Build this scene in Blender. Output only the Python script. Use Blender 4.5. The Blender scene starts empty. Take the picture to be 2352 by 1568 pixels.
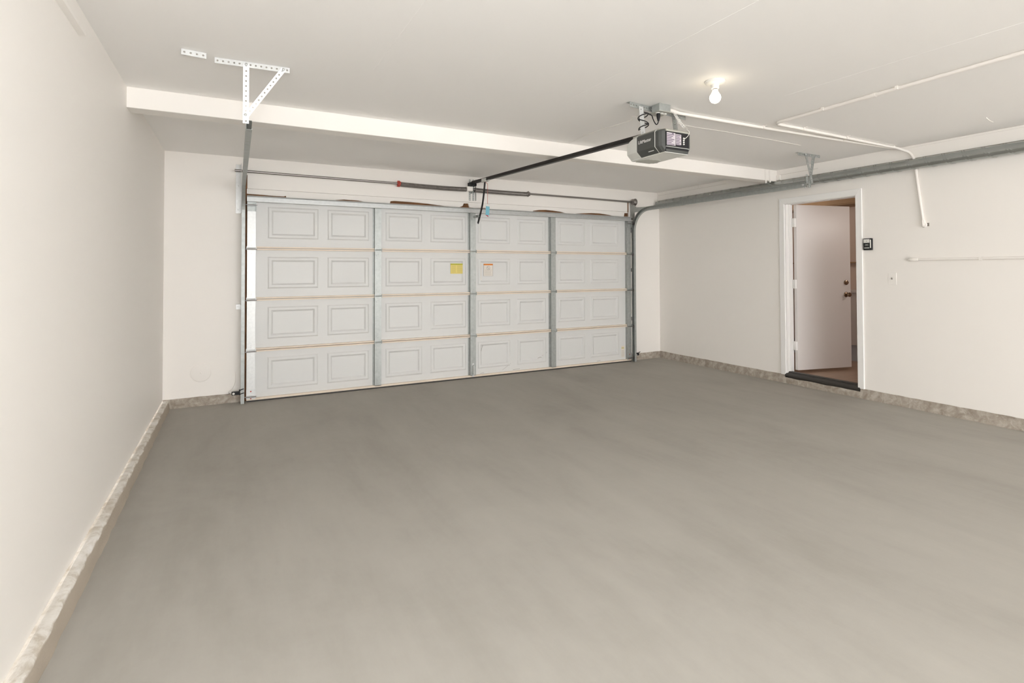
import bpy, bmesh, math, random
from mathutils import Vector, Matrix, noise
random.seed(7)
S = bpy.context.scene
COL = S.collection

# ------------------------------------------------------------ camera
YAW, PITCH, ROLL = 0.4918, 0.0176, -0.0035
F_PX, SX, SY = 1225.15, 22.03, -184.91
cam_d = bpy.data.cameras.new('camera'); cam = bpy.data.objects.new('camera', cam_d); COL.objects.link(cam)
f = Vector((math.sin(YAW), math.cos(YAW), 0)); r = Vector((math.cos(YAW), -math.sin(YAW), 0)); u = Vector((0, 0, 1))
f, u = f*math.cos(PITCH)+u*math.sin(PITCH), u*math.cos(PITCH)-f*math.sin(PITCH)
r, u = r*math.cos(ROLL)+u*math.sin(ROLL), u*math.cos(ROLL)-r*math.sin(ROLL)
M = Matrix((r, u, -f)).transposed().to_4x4(); M.translation = Vector((-0.0942, -5.9714, 1.2994))
cam.matrix_world = M
cam_d.sensor_width = 36; cam_d.lens = F_PX/2352*36
cam_d.shift_x = -SX/2352; cam_d.shift_y = SY/2352
cam_d.clip_start = 0.02
S.camera = cam

# ------------------------------------------------------------ world, lights, exposure
S.view_settings.view_transform = 'Standard'; S.view_settings.look = 'None'
S.view_settings.gamma = 1; S.view_settings.use_curve_mapping = False
S.view_settings.exposure = -0.02
S.cycles.max_bounces = 16; S.cycles.diffuse_bounces = 12
W = bpy.data.worlds.new('world'); S.world = W; W.use_nodes = True
W.node_tree.nodes['Background'].inputs[0].default_value = (1.0, 0.99, 0.975, 1)
W.node_tree.nodes['Background'].inputs[1].default_value = 8.0

def light(name, kind, loc, power, color=(1, 1, 1), size=0.1, size_y=None, aim=None):
    d = bpy.data.lights.new(name, kind); d.energy = power; d.color = color
    if kind == 'AREA':
        d.size = size
        if size_y: d.shape = 'RECTANGLE'; d.size_y = size_y
    else: d.shadow_soft_size = size
    o = bpy.data.objects.new(name, d); o.location = loc
    if aim is not None: o.rotation_euler = (Vector(aim)-Vector(loc)).to_track_quat('-Z', 'Y').to_euler()
    COL.objects.link(o); return o
# the photographer's flash, held just above the camera
light('camera_flash', 'POINT', (-0.05, -5.98, 1.68), 72, (0.94, 0.975, 1.0), 0.09)
# added fill lights without fixtures beyond the entry door, brightening the gap and the leaf
light('hallway_gap_fill', 'POINT', (6.35, -1.25, 2.15), 7, (1.0, 0.90, 0.80), 0.1)
light('hallway_leaf_fill', 'POINT', (6.75, -3.5, 1.9), 17, (1.0, 0.93, 0.87), 0.15)

# ------------------------------------------------------------ materials
def mat(name, color, rough=0.6, metal=0.0, bump=0.0, bscale=20, var=0.0, vscale=3, spec=0.5, emit=None, estr=0, stretch=None, color2=None, distort=0.0):
    m = bpy.data.materials.new(name); m.use_nodes = True
    nt = m.node_tree; b = nt.nodes['Principled BSDF']
    b.inputs['Base Color'].default_value = (*color, 1); b.inputs['Roughness'].default_value = rough
    b.inputs['Metallic'].default_value = metal; b.inputs['Specular IOR Level'].default_value = spec
    tc = nt.nodes.new('ShaderNodeNewGeometry'); src = tc.outputs['Position']
    if stretch:
        mp = nt.nodes.new('ShaderNodeMapping'); mp.inputs['Scale'].default_value = stretch
        nt.links.new(src, mp.inputs[0]); src = mp.outputs[0]
    if var or color2:
        n = nt.nodes.new('ShaderNodeTexNoise'); n.inputs['Scale'].default_value = vscale; n.inputs['Detail'].default_value = 6
        n.inputs['Distortion'].default_value = distort
        nt.links.new(src, n.inputs['Vector'])
        rp = nt.nodes.new('ShaderNodeValToRGB'); rp.color_ramp.elements[0].position = .3; rp.color_ramp.elements[1].position = .7
        c1 = tuple(max(0, c*(1-var)) for c in color); c2 = color2 or tuple(min(1, c*(1+var)) for c in color)
        rp.color_ramp.elements[0].color = (*c1, 1); rp.color_ramp.elements[1].color = (*c2, 1)
        nt.links.new(n.outputs[0], rp.inputs[0]); nt.links.new(rp.outputs[0], b.inputs['Base Color'])
    if bump:
        n2 = nt.nodes.new('ShaderNodeTexNoise'); n2.inputs['Scale'].default_value = bscale; n2.inputs['Detail'].default_value = 5
        nt.links.new(src, n2.inputs['Vector'])
        bp = nt.nodes.new('ShaderNodeBump'); bp.inputs['Strength'].default_value = bump; bp.inputs['Distance'].default_value = 0.01
        nt.links.new(n2.outputs[0], bp.inputs['Height']); nt.links.new(bp.outputs[0], b.inputs['Normal'])
    if emit: b.inputs['Emission Color'].default_value = (*emit, 1); b.inputs['Emission Strength'].default_value = estr
    return m

PAINT = mat('cream_wall_paint', (0.875, 0.848, 0.815), 0.55, bump=0.12, bscale=5, spec=0.3)
CEIL = mat('ceiling_paint', (0.90, 0.89, 0.88), 0.6, bump=0.15, bscale=4, spec=0.3)
TRIMW = mat('white_trim_paint', (0.86, 0.855, 0.845), 0.4, bump=0.03)
PIPEP = mat('painted_conduit', (0.85, 0.82, 0.785), 0.4)
DOORW = mat('white_door_steel', (0.70, 0.705, 0.70), 0.42, bump=0.10, bscale=8, stretch=(1.2, 1, 22))
RAILC = mat('cream_rail', (0.78, 0.68, 0.57), 0.5, var=0.06, vscale=6)
BROWN = mat('raw_brown_wood', (0.17, 0.075, 0.028), 0.8, var=0.35, vscale=8)
LEAF = mat('door_leaf_paint', (0.74, 0.71, 0.70), 0.35)
GALV = mat('galvanized_steel', (0.40, 0.42, 0.41), 0.45, 0.6, var=0.10, vscale=30, bump=0.03, bscale=60)
GALVM = mat('zinc_steel', (0.50, 0.51, 0.505), 0.42, 0.5, var=0.06, vscale=30)
GALVB = mat('flash_bright_galvanized_steel', (0.67, 0.68, 0.68), 0.42, 0.4, var=0.05, vscale=40)  # paler copy of the galvanized steel; flash glare on left parts put into colour
DUCTM = mat('duct_steel', (0.40, 0.42, 0.41), 0.27, 0.85, var=0.05, vscale=10)
SPRING = mat('oiled_spring_steel', (0.26, 0.24, 0.23), 0.35, 0.85, var=0.12, vscale=20)
SHAFT = mat('shaft_steel', (0.30, 0.28, 0.27), 0.3, 0.9)
BLACK = mat('black_plastic', (0.016, 0.016, 0.018), 0.5, spec=0.25)
BLKMETAL = mat('black_rail_steel', (0.022, 0.018, 0.017), 0.45, 0.2, spec=0.3)
CHAR = mat('charcoal_plastic', (0.07, 0.073, 0.07), 0.45, spec=0.35)
LENS = mat('pale_lens_plastic', (0.62, 0.63, 0.60), 0.3)
CHASS = mat('grey_chassis_paint', (0.42, 0.42, 0.38), 0.4, 0.2)
RUB = mat('black_rubber', (0.03, 0.028, 0.026), 0.6)
WHITEP = mat('white_plastic', (0.80, 0.79, 0.76), 0.35)
REDP = mat('red_paint', (0.42, 0.06, 0.04), 0.5)
REDC = mat('red_cord', (0.62, 0.20, 0.17), 0.7)
BLUET = mat('blue_tag', (0.20, 0.50, 0.62), 0.5)
YEL = mat('yellow_sticker', (0.80, 0.66, 0.20), 0.5)
YELG = mat('olive_print', (0.45, 0.42, 0.02), 0.5)
ORG = mat('orange_print', (0.72, 0.22, 0.02), 0.5)
STKW = mat('sticker_white', (0.76, 0.72, 0.66), 0.5)
INK = mat('grey_ink', (0.34, 0.31, 0.30), 0.6)
INKL = mat('pale_ink', (0.58, 0.54, 0.50), 0.6)
INKY = mat('yellow_ink', (0.60, 0.50, 0.14), 0.6)
LOGO = mat('logo_white', (0.85, 0.85, 0.85), 0.4)
BRONZE = mat('bronze_knob', (0.28, 0.20, 0.14), 0.25, 1.0)
THRM = mat('dark_threshold', (0.05, 0.046, 0.042), 0.4, 0.3)
WOODF = mat('hall_wood_floor', (0.36, 0.25, 0.18), 0.35, var=0.1, vscale=3, stretch=(1, 8, 1))
HALLW = mat('hall_wall_paint', (0.56, 0.46, 0.40), 0.7)
HALLT = mat('tan_wood', (0.33, 0.215, 0.115), 0.6, var=0.12, vscale=3)
HALLG = mat('hall_white_cabinet', (0.62, 0.60, 0.58), 0.5)
TOE = mat('toe_kick_grey', (0.50, 0.54, 0.58), 0.5)
SCUFF = mat('dark_scuff', (0.22, 0.20, 0.18), 0.8)
BULB = mat('lit_bulb', (1, 0.95, 0.85), 0.3, emit=(1.0, 0.86, 0.62), estr=8)

# concrete floor with broad trowel streaks
def concrete(name, base, dark, lite, streak=(0.35, 1.6, 1), sc=1.6, fine=60, bump=0.15, rough=0.75, rot=0.5):
    m = bpy.data.materials.new(name); m.use_nodes = True; nt = m.node_tree; b = nt.nodes['Principled BSDF']
    g = nt.nodes.new('ShaderNodeNewGeometry'); mp = nt.nodes.new('ShaderNodeMapping')
    mp.inputs['Scale'].default_value = streak; mp.inputs['Rotation'].default_value = (0, 0, rot)
    nt.links.new(g.outputs['Position'], mp.inputs[0])
    n1 = nt.nodes.new('ShaderNodeTexNoise'); n1.inputs['Scale'].default_value = sc; n1.inputs['Detail'].default_value = 8; n1.inputs['Roughness'].default_value = 0.62
    n1.inputs['Distortion'].default_value = 0.6
    nt.links.new(mp.outputs[0], n1.inputs['Vector'])
    rp = nt.nodes.new('ShaderNodeValToRGB'); e = rp.color_ramp.elements
    e[0].position = .36; e[0].color = (*dark, 1); e[1].position = .68; e[1].color = (*lite, 1)
    k = e.new(.52); k.color = (*base, 1)
    nt.links.new(n1.outputs[0], rp.inputs[0])
    n2 = nt.nodes.new('ShaderNodeTexNoise'); n2.inputs['Scale'].default_value = fine; n2.inputs['Detail'].default_value = 4
    nt.links.new(g.outputs['Position'], n2.inputs['Vector'])
    mx = nt.nodes.new('ShaderNodeMix'); mx.data_type = 'RGBA'; mx.blend_type = 'OVERLAY'; mx.inputs[0].default_value = 0.12
    nt.links.new(rp.outputs[0], mx.inputs[6]); nt.links.new(n2.outputs[0], mx.inputs[7])
    nt.links.new(mx.outputs[2], b.inputs['Base Color']); b.inputs['Roughness'].default_value = rough
    b.inputs['Specular IOR Level'].default_value = 0.25
    bp = nt.nodes.new('ShaderNodeBump'); bp.inputs['Strength'].default_value = bump; bp.inputs['Distance'].default_value = 0.004
    nt.links.new(n2.outputs[0], bp.inputs['Height']); nt.links.new(bp.outputs[0], b.inputs['Normal'])
    return m
def floor_mat():
    m = bpy.data.materials.new('floor_concrete'); m.use_nodes = True; nt = m.node_tree; b = nt.nodes['Principled BSDF']
    g = nt.nodes.new('ShaderNodeNewGeometry')
    def nz(scale, stretch=(1, 1, 1), rot=0, detail=8, rough=.6, dist=0):
        mp = nt.nodes.new('ShaderNodeMapping'); mp.vector_type = 'TEXTURE'; mp.inputs['Rotation'].default_value = (0, 0, rot); mp.inputs['Scale'].default_value = stretch
        nt.links.new(g.outputs['Position'], mp.inputs[0]); n = nt.nodes.new('ShaderNodeTexNoise')
        n.inputs['Scale'].default_value = scale; n.inputs['Detail'].default_value = detail; n.inputs['Roughness'].default_value = rough; n.inputs['Distortion'].default_value = dist
        nt.links.new(mp.outputs[0], n.inputs['Vector']); return n.outputs[0]
    def mth(op, a, c):
        q = nt.nodes.new('ShaderNodeMath'); q.operation = op
        for i, v in enumerate((a, c)):
            if isinstance(v, (int, float)): q.inputs[i].default_value = v
            else: nt.links.new(v, q.inputs[i])
        return q.outputs[0]
    A1 = nz(1.3, (1, 1.8, 1), STREAK, 10, .62, 0.5); A2 = nz(5.5, (1, 4.5, 1), STREAK, 8, .65); A3 = nz(14, (1, 1, 1), 0, 6, .7); A4 = nz(3.2, (0.8, 7, 1), STREAK, 9, .7)
    v = mth('ADD', mth('ADD', mth('MULTIPLY', A1, .50), mth('MULTIPLY', A2, .20)), mth('ADD', mth('MULTIPLY', A3, .08), mth('MULTIPLY', A4, .22)))
    rp = nt.nodes.new('ShaderNodeValToRGB'); e = rp.color_ramp.elements
    e[0].position = .40; e[0].color = (0.345, 0.326, 0.293, 1); e[1].position = .62; e[1].color = (0.412, 0.393, 0.356, 1)
    k = e.new(.50); k.color = (0.380, 0.361, 0.326, 1)
    nt.links.new(v, rp.inputs[0]); nt.links.new(rp.outputs[0], b.inputs['Base Color'])
    b.inputs['Roughness'].default_value = 0.7; b.inputs['Specular IOR Level'].default_value = 0.25
    bp = nt.nodes.new('ShaderNodeBump'); bp.inputs['Strength'].default_value = 0.10; bp.inputs['Distance'].default_value = 0.004
    nt.links.new(A3, bp.inputs['Height']); nt.links.new(bp.outputs[0], b.inputs['Normal'])
    return m
STREAK = math.radians(1)
FLOOR = floor_mat()
CURB = concrete('curb_concrete', (0.72, 0.69, 0.64), (0.54, 0.49, 0.42), (0.82, 0.80, 0.77), (1, 1, 1), 11, 90, 0.6, 0.9, 0)
def face_stain(m, z, dark):   # the raw face under the dusty, paint-splashed top of the curb
    nt = m.node_tree; b = nt.nodes['Principled BSDF']; src = b.inputs['Base Color'].links[0].from_socket
    g = nt.nodes.new('ShaderNodeNewGeometry'); sp = nt.nodes.new('ShaderNodeSeparateXYZ'); nt.links.new(g.outputs['Position'], sp.inputs[0])
    n = nt.nodes.new('ShaderNodeTexNoise'); n.inputs['Scale'].default_value = 25; nt.links.new(g.outputs['Position'], n.inputs['Vector'])
    ad = nt.nodes.new('ShaderNodeMath'); ad.operation = 'MULTIPLY_ADD'; ad.inputs[1].default_value = 0.014; nt.links.new(n.outputs[0], ad.inputs[0]); nt.links.new(sp.outputs[2], ad.inputs[2])
    mr = nt.nodes.new('ShaderNodeMapRange'); mr.inputs[1].default_value = z-0.004; mr.inputs[2].default_value = z+0.004; nt.links.new(ad.outputs[0], mr.inputs[0])
    mx = nt.nodes.new('ShaderNodeMix'); mx.data_type = 'RGBA'; mx.inputs[6].default_value = (*dark, 1); nt.links.new(mr.outputs[0], mx.inputs[0]); nt.links.new(src, mx.inputs[7])
    nt.links.new(mx.outputs[2], b.inputs['Base Color'])
face_stain(CURB, 0.074, (0.43, 0.375, 0.31))
CURBD = concrete('worn_curb_concrete', (0.40, 0.355, 0.305), (0.30, 0.26, 0.215), (0.52, 0.485, 0.44), (1, 1, 1), 16, 90, 0.6, 0.9, 0)

# ------------------------------------------------------------ mesh helpers
class MB:
    def __init__(s): s.v = []; s.f = []; s.sm = []
    def add(s, vs, fs, smooth=False):
        o = len(s.v); s.v += [tuple(v) for v in vs]
        for q in fs: s.f.append(tuple(o+i for i in q)); s.sm.append(smooth)
        return s
    def box(s, x0, x1, y0, y1, z0, z1):
        vs = [(x, y, z) for x in (x0, x1) for y in (y0, y1) for z in (z0, z1)]
        return s.add(vs, [(0, 1, 3, 2), (4, 6, 7, 5), (0, 4, 5, 1), (2, 3, 7, 6), (0, 2, 6, 4), (1, 5, 7, 3)])
    def obox(s, c, ax, ay, az):   # centre and three half-axis vectors
        c, ax, ay, az = map(Vector, (c, ax, ay, az))
        vs = [c+ax*i+ay*j+az*k for i in (-1, 1) for j in (-1, 1) for k in (-1, 1)]
        return s.add(vs, [(0, 1, 3, 2), (4, 6, 7, 5), (0, 4, 5, 1), (2, 3, 7, 6), (0, 2, 6, 4), (1, 5, 7, 3)])
    def bar(s, p0, p1, w, t, up=(0, 0, 1)):  # flat bar between two points: w along cross, t along up
        p0, p1, up = Vector(p0), Vector(p1), Vector(up)
        d = (p1-p0); L = d.length; d.normalize(); c = d.cross(up).normalized(); n = c.cross(d)
        return s.obox((p0+p1)/2, d*L/2, c*w/2, n*t/2)
    def tube(s, pts, rad, n=12, closed=False, caps=True):
        pts = [Vector(p) for p in pts]; N = len(pts); rings = []; ref = None
        for i, p in enumerate(pts):
            a = pts[i-1] if (i > 0 or closed) else p; b = pts[(i+1) % N] if (i < N-1 or closed) else p
            d = (b-a).normalized()
            if ref is None:
                ref = d.orthogonal().normalized()
            ref = (ref-d*ref.dot(d)).normalized(); bn = d.cross(ref)
            rr = rad[i] if isinstance(rad, (list, tuple)) else rad
            rings.append([p+ref*math.cos(2*math.pi*k/n)*rr+bn*math.sin(2*math.pi*k/n)*rr for k in range(n)])
        vs = [v for q in rings for v in q]; fs = []
        for i in range(N if closed else N-1):
            j = (i+1) % N
            for k in range(n): fs.append((i*n+k, i*n+(k+1) % n, j*n+(k+1) % n, j*n+k))
        s.add(vs, fs, True)
        if caps and not closed:
            s.add(rings[0], [tuple(range(n))[::-1]]); s.add(rings[-1], [tuple(range(n))])
        return s
    def cyl(s, p0, p1, rad, n=16): return s.tube([p0, p1], rad, n)
    def lathe(s, prof, n=32, M=None):   # prof: (radius, height) about +Z
        vs = []; fs = []
        for (a, h) in prof:
            for k in range(n):
                v = Vector((a*math.cos(2*math.pi*k/n), a*math.sin(2*math.pi*k/n), h)); vs.append(M @ v if M else v)
        for i in range(len(prof)-1):
            for k in range(n): fs.append((i*n+k, i*n+(k+1) % n, (i+1)*n+(k+1) % n, (i+1)*n+k))
        return s.add(vs, fs, True)
    def prism(s, poly, h0, h1, axis='y'):   # 2-D polygon extruded along an axis
        def P(a, b, h): return {'y': (a, h, b), 'z': (a, b, h), 'x': (h, a, b)}[axis]
        n = len(poly); vs = [P(a, b, h0) for a, b in poly]+[P(a, b, h1) for a, b in poly]
        return s.add(vs, [tuple(range(n))[::-1], tuple(range(n, 2*n))]+[(i, (i+1) % n, n+(i+1) % n, n+i) for i in range(n)])
    def sweep(s, prof, path, side=(1, 0, 0), smooth=False, close=False):   # open 2-D profile (side, normal) along a planar path
        side = Vector(side); pts = [Vector(p) for p in path]; n = len(prof); vs = []; fs = []
        for i, p in enumerate(pts):
            a = pts[max(0, i-1)]; b = pts[min(len(pts)-1, i+1)]; d = (b-a).normalized(); nn = side.cross(d).normalized()
            for (q, w) in prof: vs.append(p+side*q+nn*w)
        for i in range(len(pts)-1):
            for k in range(n if close else n-1):
                k2 = (k+1) % n; fs.append((i*n+k, i*n+k2, (i+1)*n+k2, (i+1)*n+k))
        return s.add(vs, fs, smooth)
    def perf(s, p0, p1, wdir, w, t, pitch=0.026, hr=0.0052, off=0.0):  # perforated strap with real holes
        p0, p1, wd = Vector(p0), Vector(p1), Vector(wdir).normalized()
        d = p1-p0; L = d.length; d.normalize(); wd = (wd-d*wd.dot(d)).normalized(); nn = d.cross(wd)
        nc = max(1, round(L/pitch)); pc = L/nc
        for i in range(nc):
            c = p0+d*(i+.5)*pc
            out = [(-1, -1), (0, -1), (1, -1), (1, 0), (1, 1), (0, 1), (-1, 1), (-1, 0)]
            F, B = [], []
            for (a, b) in out: q = c+d*a*pc/2+wd*b*w/2; F.append(q+nn*t/2); B.append(q-nn*t/2)
            for (a, b) in out:
                l = math.hypot(a, b); q = c+wd*off+d*a/l*hr+wd*b/l*hr; F.append(q+nn*t/2); B.append(q-nn*t/2)
            fs = []
            for k in range(8):
                k2 = (k+1) % 8
                fs += [(k, k2, 8+k2, 8+k), (16+k, 24+k, 24+k2, 16+k2), (8+k, 8+k2, 24+k2, 24+k)]
            for k in (0, 1, 4, 5): fs.append((k, 16+k, 16+k+1, k+1))
            if i == 0: fs += [(6, 22, 23, 7), (7, 23, 16, 0)]
            if i == nc-1: fs += [(2, 18, 19, 3), (3, 19, 20, 4)]
            s.add(F+B, fs)
        return s
    def build(s, name, m, parent=None, smooth=None, bevel=0, solid=0):
        me = bpy.data.meshes.new(name); me.from_pydata(s.v, [], s.f); me.materials.append(m)
        for p, q in zip(me.polygons, s.sm): p.use_smooth = q if smooth is None else smooth
        bm = bmesh.new(); bm.from_mesh(me); bmesh.ops.remove_doubles(bm, verts=bm.verts, dist=1e-5)
        bmesh.ops.recalc_face_normals(bm, faces=bm.faces); bm.to_mesh(me); bm.free()
        keep = [p.use_smooth for p in me.polygons]
        if any(keep):
            me.set_sharp_from_angle(angle=math.radians(42))
            for p, q in zip(me.polygons, keep): p.use_smooth = q
        o = bpy.data.objects.new(name, me); COL.objects.link(o)
        if parent:
            o.parent = parent; o.matrix_parent_inverse = parent_world(parent).inverted()
        if solid: md = o.modifiers.new('s', 'SOLIDIFY'); md.thickness = solid; md.offset = 0
        if bevel: md = o.modifiers.new('b', 'BEVEL'); md.width = bevel; md.segments = 2; md.limit_method = 'ANGLE'
        return o
def parent_world(o):
    m = Matrix.Translation(o.location) @ o.rotation_euler.to_matrix().to_4x4()
    return (parent_world(o.parent) @ o.matrix_parent_inverse @ m) if o.parent else m
def tag(o, label=None, cat=None, group=None, kind=None):
    if label: o['label'] = label
    if cat: o['category'] = cat
    if group: o['group'] = group
    if kind: o['kind'] = kind
    return o
def thing(name, label, cat, loc, group=None):
    e = bpy.data.objects.new(name, None); e.location = loc; e.empty_display_size = 0.05; COL.objects.link(e)
    return tag(e, label, cat, group)
def struct(o): o['kind'] = 'structure'; return o
def arc(c, r0, a0, a1, n, plane='yz', fixed=0.0):
    out = []
    for i in range(n+1):
        a = math.radians(a0+(a1-a0)*i/n); p, q = c[0]+r0*math.cos(a), c[1]+r0*math.sin(a)
        out.append({'yz': (fixed, p, q), 'xz': (p, fixed, q), 'xy': (p, q, fixed)}[plane])
    return out
def bez(p0, p1, p2, p3, n=12):
    p0, p1, p2, p3 = map(Vector, (p0, p1, p2, p3))
    return [p0*(1-t)**3+p1*3*t*(1-t)**2+p2*3*t*t*(1-t)+p3*t**3 for t in [i/n for i in range(n+1)]]
def smoothpath(pts, n=8):
    P = [Vector(p) for p in pts]; out = []
    for i in range(len(P)-1):
        a, b, c, d = P[max(0, i-1)], P[i], P[i+1], P[min(len(P)-1, i+2)]
        for k in range(n):
            t = k/n; out.append(0.5*((2*b)+(c-a)*t+(2*a-5*b+4*c-d)*t*t+(3*b-a-3*c+d)*t**3))
    return out+[P[-1]]

# ------------------------------------------------------------ room
XL, XR, YB, YF, ZC = -0.697, 5.483, 0.078, -11.0, 2.448
CT = 0.09                                     # height of the wall's foot above the slab
struct(MB().box(XL-0.3, XR+0.12, YF, YB+0.9, -0.15, 0).build('floor', FLOOR))
SEAMS = [((1.866, -5.2), (1.880, -2.9)), ((0.622, -4.3), (0.598, -2.9)), ((3.150, -5.2), (3.105, -3.7))]   # drywall joints
cb_ = MB().box(XL-0.3, XR+0.12, YF, YB+0.3, ZC, ZC+0.15)
for (a, b_) in SEAMS: cb_.bar((*a, ZC), (*b_, ZC), 0.006, 0.0016)
struct(cb_.build('ceiling', CEIL))
struct(MB().box(XL-0.15, XL, YF, YB+0.15, 0.082, ZC).build('wall_left', PAINT))
wb = MB()
wb.box(XL, -0.012, YB, YB+0.12, 0.08, ZC).box(4.904, XR, YB, YB+0.12, 0.08, ZC)
wb.box(-0.012, 0.004, YB, YB+0.12, 2.275, ZC).box(4.882, 4.904, YB, YB+0.12, 2.275, ZC)
wb.box(0.004, 4.882, YB, YB+0.12, 2.137, ZC)
struct(wb.build('wall_back', PAINT))
DY0, DY1, DZT = -2.835, -1.978, 2.075         # rough opening of the entry door
wr = MB().box(XR, XR+0.12, YF, DY0, CT, ZC).box(XR, XR+0.12, DY1, YB+0.12, CT, ZC).box(XR, XR+0.12, DY0, DY1, DZT, ZC)
struct(wr.build('wall_right', PAINT))

# the header strip over the garage door: painted board with a torn lower edge over raw wood
hx = [(0.0, 2.085), (0.012, 2.083), (0.10, 2.082), (0.25, 2.078), (0.345, 2.078), (0.36, 2.086), (0.38, 2.04), (0.80, 2.04), (0.86, 2.072), (0.95, 2.082), (1.1, 2.079),
      (1.22, 2.06), (1.25, 2.04), (1.44, 2.04), (1.455, 2.093), (1.50, 2.099), (1.62, 2.098), (1.75, 2.095), (1.90, 2.088), (2.03, 2.078), (2.10, 2.073), (2.2, 2.070),
      (2.30, 2.070), (2.335, 2.085), (2.350, 2.118), (2.41, 2.120), (2.425, 2.074), (2.50, 2.070), (2.64, 2.078), (2.66, 2.04), (3.30, 2.04), (3.32, 2.076), (3.42, 2.092),
      (3.52, 2.098), (3.62, 2.094), (3.75, 2.084), (3.84, 2.066), (3.87, 2.04), (3.96, 2.04), (3.98, 2.070), (4.1, 2.080), (4.25, 2.091), (4.4, 2.092), (4.55, 2.080), (4.66, 2.064), (4.80, 2.062), (4.814, 2.062), (4.826, 2.118), (4.882, 2.12)]
hb = MB(); vs = []; fs = []
for x, z in hx: vs += [(x, YB-0.001, z), (x, YB-0.001, 2.1345), (x, YB+0.02, z), (x, YB+0.02, 2.1345)]
for i in range(len(hx)-1):
    a, b = i*4, i*4+4; fs += [(a, b, b+1, a+1), (a+2, a+3, b+3, b+2), (a, a+2, b+2, b), (a+1, b+1, b+3, a+3)]
hb.add(vs, fs); struct(hb.build('trim_1', PAINT))
# raw jamb and header lumber behind
jb = MB().box(-0.012, 4.904, YB+0.022, YB+0.11, 1.98, 2.137).box(-0.012, 0.004, YB+0.004, YB+0.11, 2.137, 2.275).box(4.882, 4.904, YB+0.004, YB+0.11, 2.137, 2.275)
jb.box(-0.012, 0.05, YB-0.012, YB+0.11, 0.0, 1.98).box(4.83, 4.892, YB-0.012, YB+0.11, 0, 1.98)
struct(jb.build('trim_2', BROWN))
# ceiling beam across the room, ledger along the right wall
struct(MB().box(XL, 5.445, -1.925, -1.785, 2.318, ZC).build('trim_3', PAINT, bevel=0.004))
lg = MB().box(5.445, XR, YF, YB, 2.326, ZC)
struct(lg.build('trim_4', PAINT, bevel=0.003))
struct(MB().box(5.436, 5.446, -10.9, -3.24, 2.428, 2.444).build('trim_5', PAINT))     # thin batten near the ceiling
sm_ = MB().box(5.4435, 5.446, -2.42, -1.93, 2.388, 2.391).box(5.4435, 5.446, -1.2, 0.05, 2.400, 2.4025)
struct(sm_.build('trim_6', INKL))
struct(MB().box(5.425, 5.446, -1.975, -1.925, 2.33, 2.388).build('trim_7', PAINT, bevel=0.003))
struct(MB().box(-0.3, 5.2, YB+0.95, YB+1.0, -0.1, 2.3).build('wall_outside', DOORW))

# concrete curbs, chipped
def curb(name, path0, path1, out, w_top, w_base, h, m, seed, amp=0.006, L=0.03):
    p0, p1, out = Vector(path0), Vector(path1), Vector(out); d = p1-p0; N = max(4, int(d.length/L)); b = MB(); vs = []; fs = []
    for i in range(N+1):
        p = p0+d*i/N
        def nz(k, s=9): return noise.noise(Vector((p.x*s+seed, p.y*s+k*7.3, seed*1.7)))
        prof = [(-0.02, h-0.007), (w_top*0.10, h-0.004), (w_top*0.2, h+nz(1)*amp*0.5), (w_top*0.8, h+nz(2)*amp*0.6-0.001), (w_top+nz(3)*amp, h-0.010+nz(4)*amp),
                (w_top+(w_base-w_top)*0.4+nz(5)*amp*.8, h*0.62), (w_base+nz(6)*amp*.6, h*0.25), (w_base+0.004+nz(7)*amp, -0.004), (-0.02, -0.004)]
        for (o_, z) in prof: vs.append(p+out*o_+Vector((0, 0, z)))
    n = 9
    for i in range(N):
        for k in range(n): fs.append((i*n+k, i*n+(k+1) % n, (i+1)*n+(k+1) % n, (i+1)*n+k))
    fs += [tuple(range(n)), tuple(range(N*n, N*n+n))[::-1]]
    b.add(vs, fs, True); o = b.build(name, m); struct(o); return o
curb('baseboard_left', (XL, YF, 0), (XL, YB, 0), (1, 0, 0), 0.048, 0.058, 0.078, CURB, 1.3, 0.009)
curb('baseboard_back', (XL, YB, 0), (-0.012, YB, 0), (0, -1, 0), 0.006, 0.016, 0.088, CURBD, 4.1, 0.006)
curb('baseboard_back', (4.904, YB, 0), (XR, YB, 0), (0, -1, 0), 0.006, 0.018, 0.092, CURBD, 6.1, 0.006)
curb('baseboard_right', (XR, YF, 0), (XR, YB, 0), (-1, 0, 0), 0.008, 0.026, 0.094, CURBD, 8.6, 0.008)

# ------------------------------------------------------------ entry door in the right wall
T = MB()   # casing with mitred corners
yo0, yo1, zo = -2.855, -1.930, 2.116; yi0, yi1, zi = -2.795, -1.990, 2.052
def casing(p): T.prism(p, XR-0.016, XR+0.001, 'x')
casing([(yo1, CT+0.004), (yi1, CT+0.004), (yi1, zi), (yo1, zo)])
casing([(yo0, CT+0.004), (yo0, zo), (yi0, zi), (yi0, CT+0.004)])
casing([(yo1-.0008, zo), (yi1-.0008, zi), (yi0+.0008, zi), (yo0+.0008, zo)])
struct(T.build('trim_8', TRIMW, bevel=0.002))
J = MB().box(XR, XR+0.118, yi1-0.014, DY1, 0.10, zi).box(XR, XR+0.118, DY0, yi0+0.002, 0.10, zi).box(XR, XR+0.118, DY0, DY1, zi-0.006, DZT)
J.box(XR+0.045, XR+0.07, yi1-0.026, yi1-0.013, 0.12, zi-0.006)
struct(J.build('trim_9', TRIMW))
TH = MB().prism([(XR-0.022, 0.085), (XR-0.020, 0.100), (XR+0.005, 0.118), (XR+0.02, 0.121), (XR+0.022, 0.130), (XR+0.06, 0.133), (XR+0.118, 0.118), (XR+0.118, 0.03), (XR, 0.03)], yi0-0.02, yi1+0.005, 'y')
struct(TH.build('trim_10', THRM))
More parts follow.
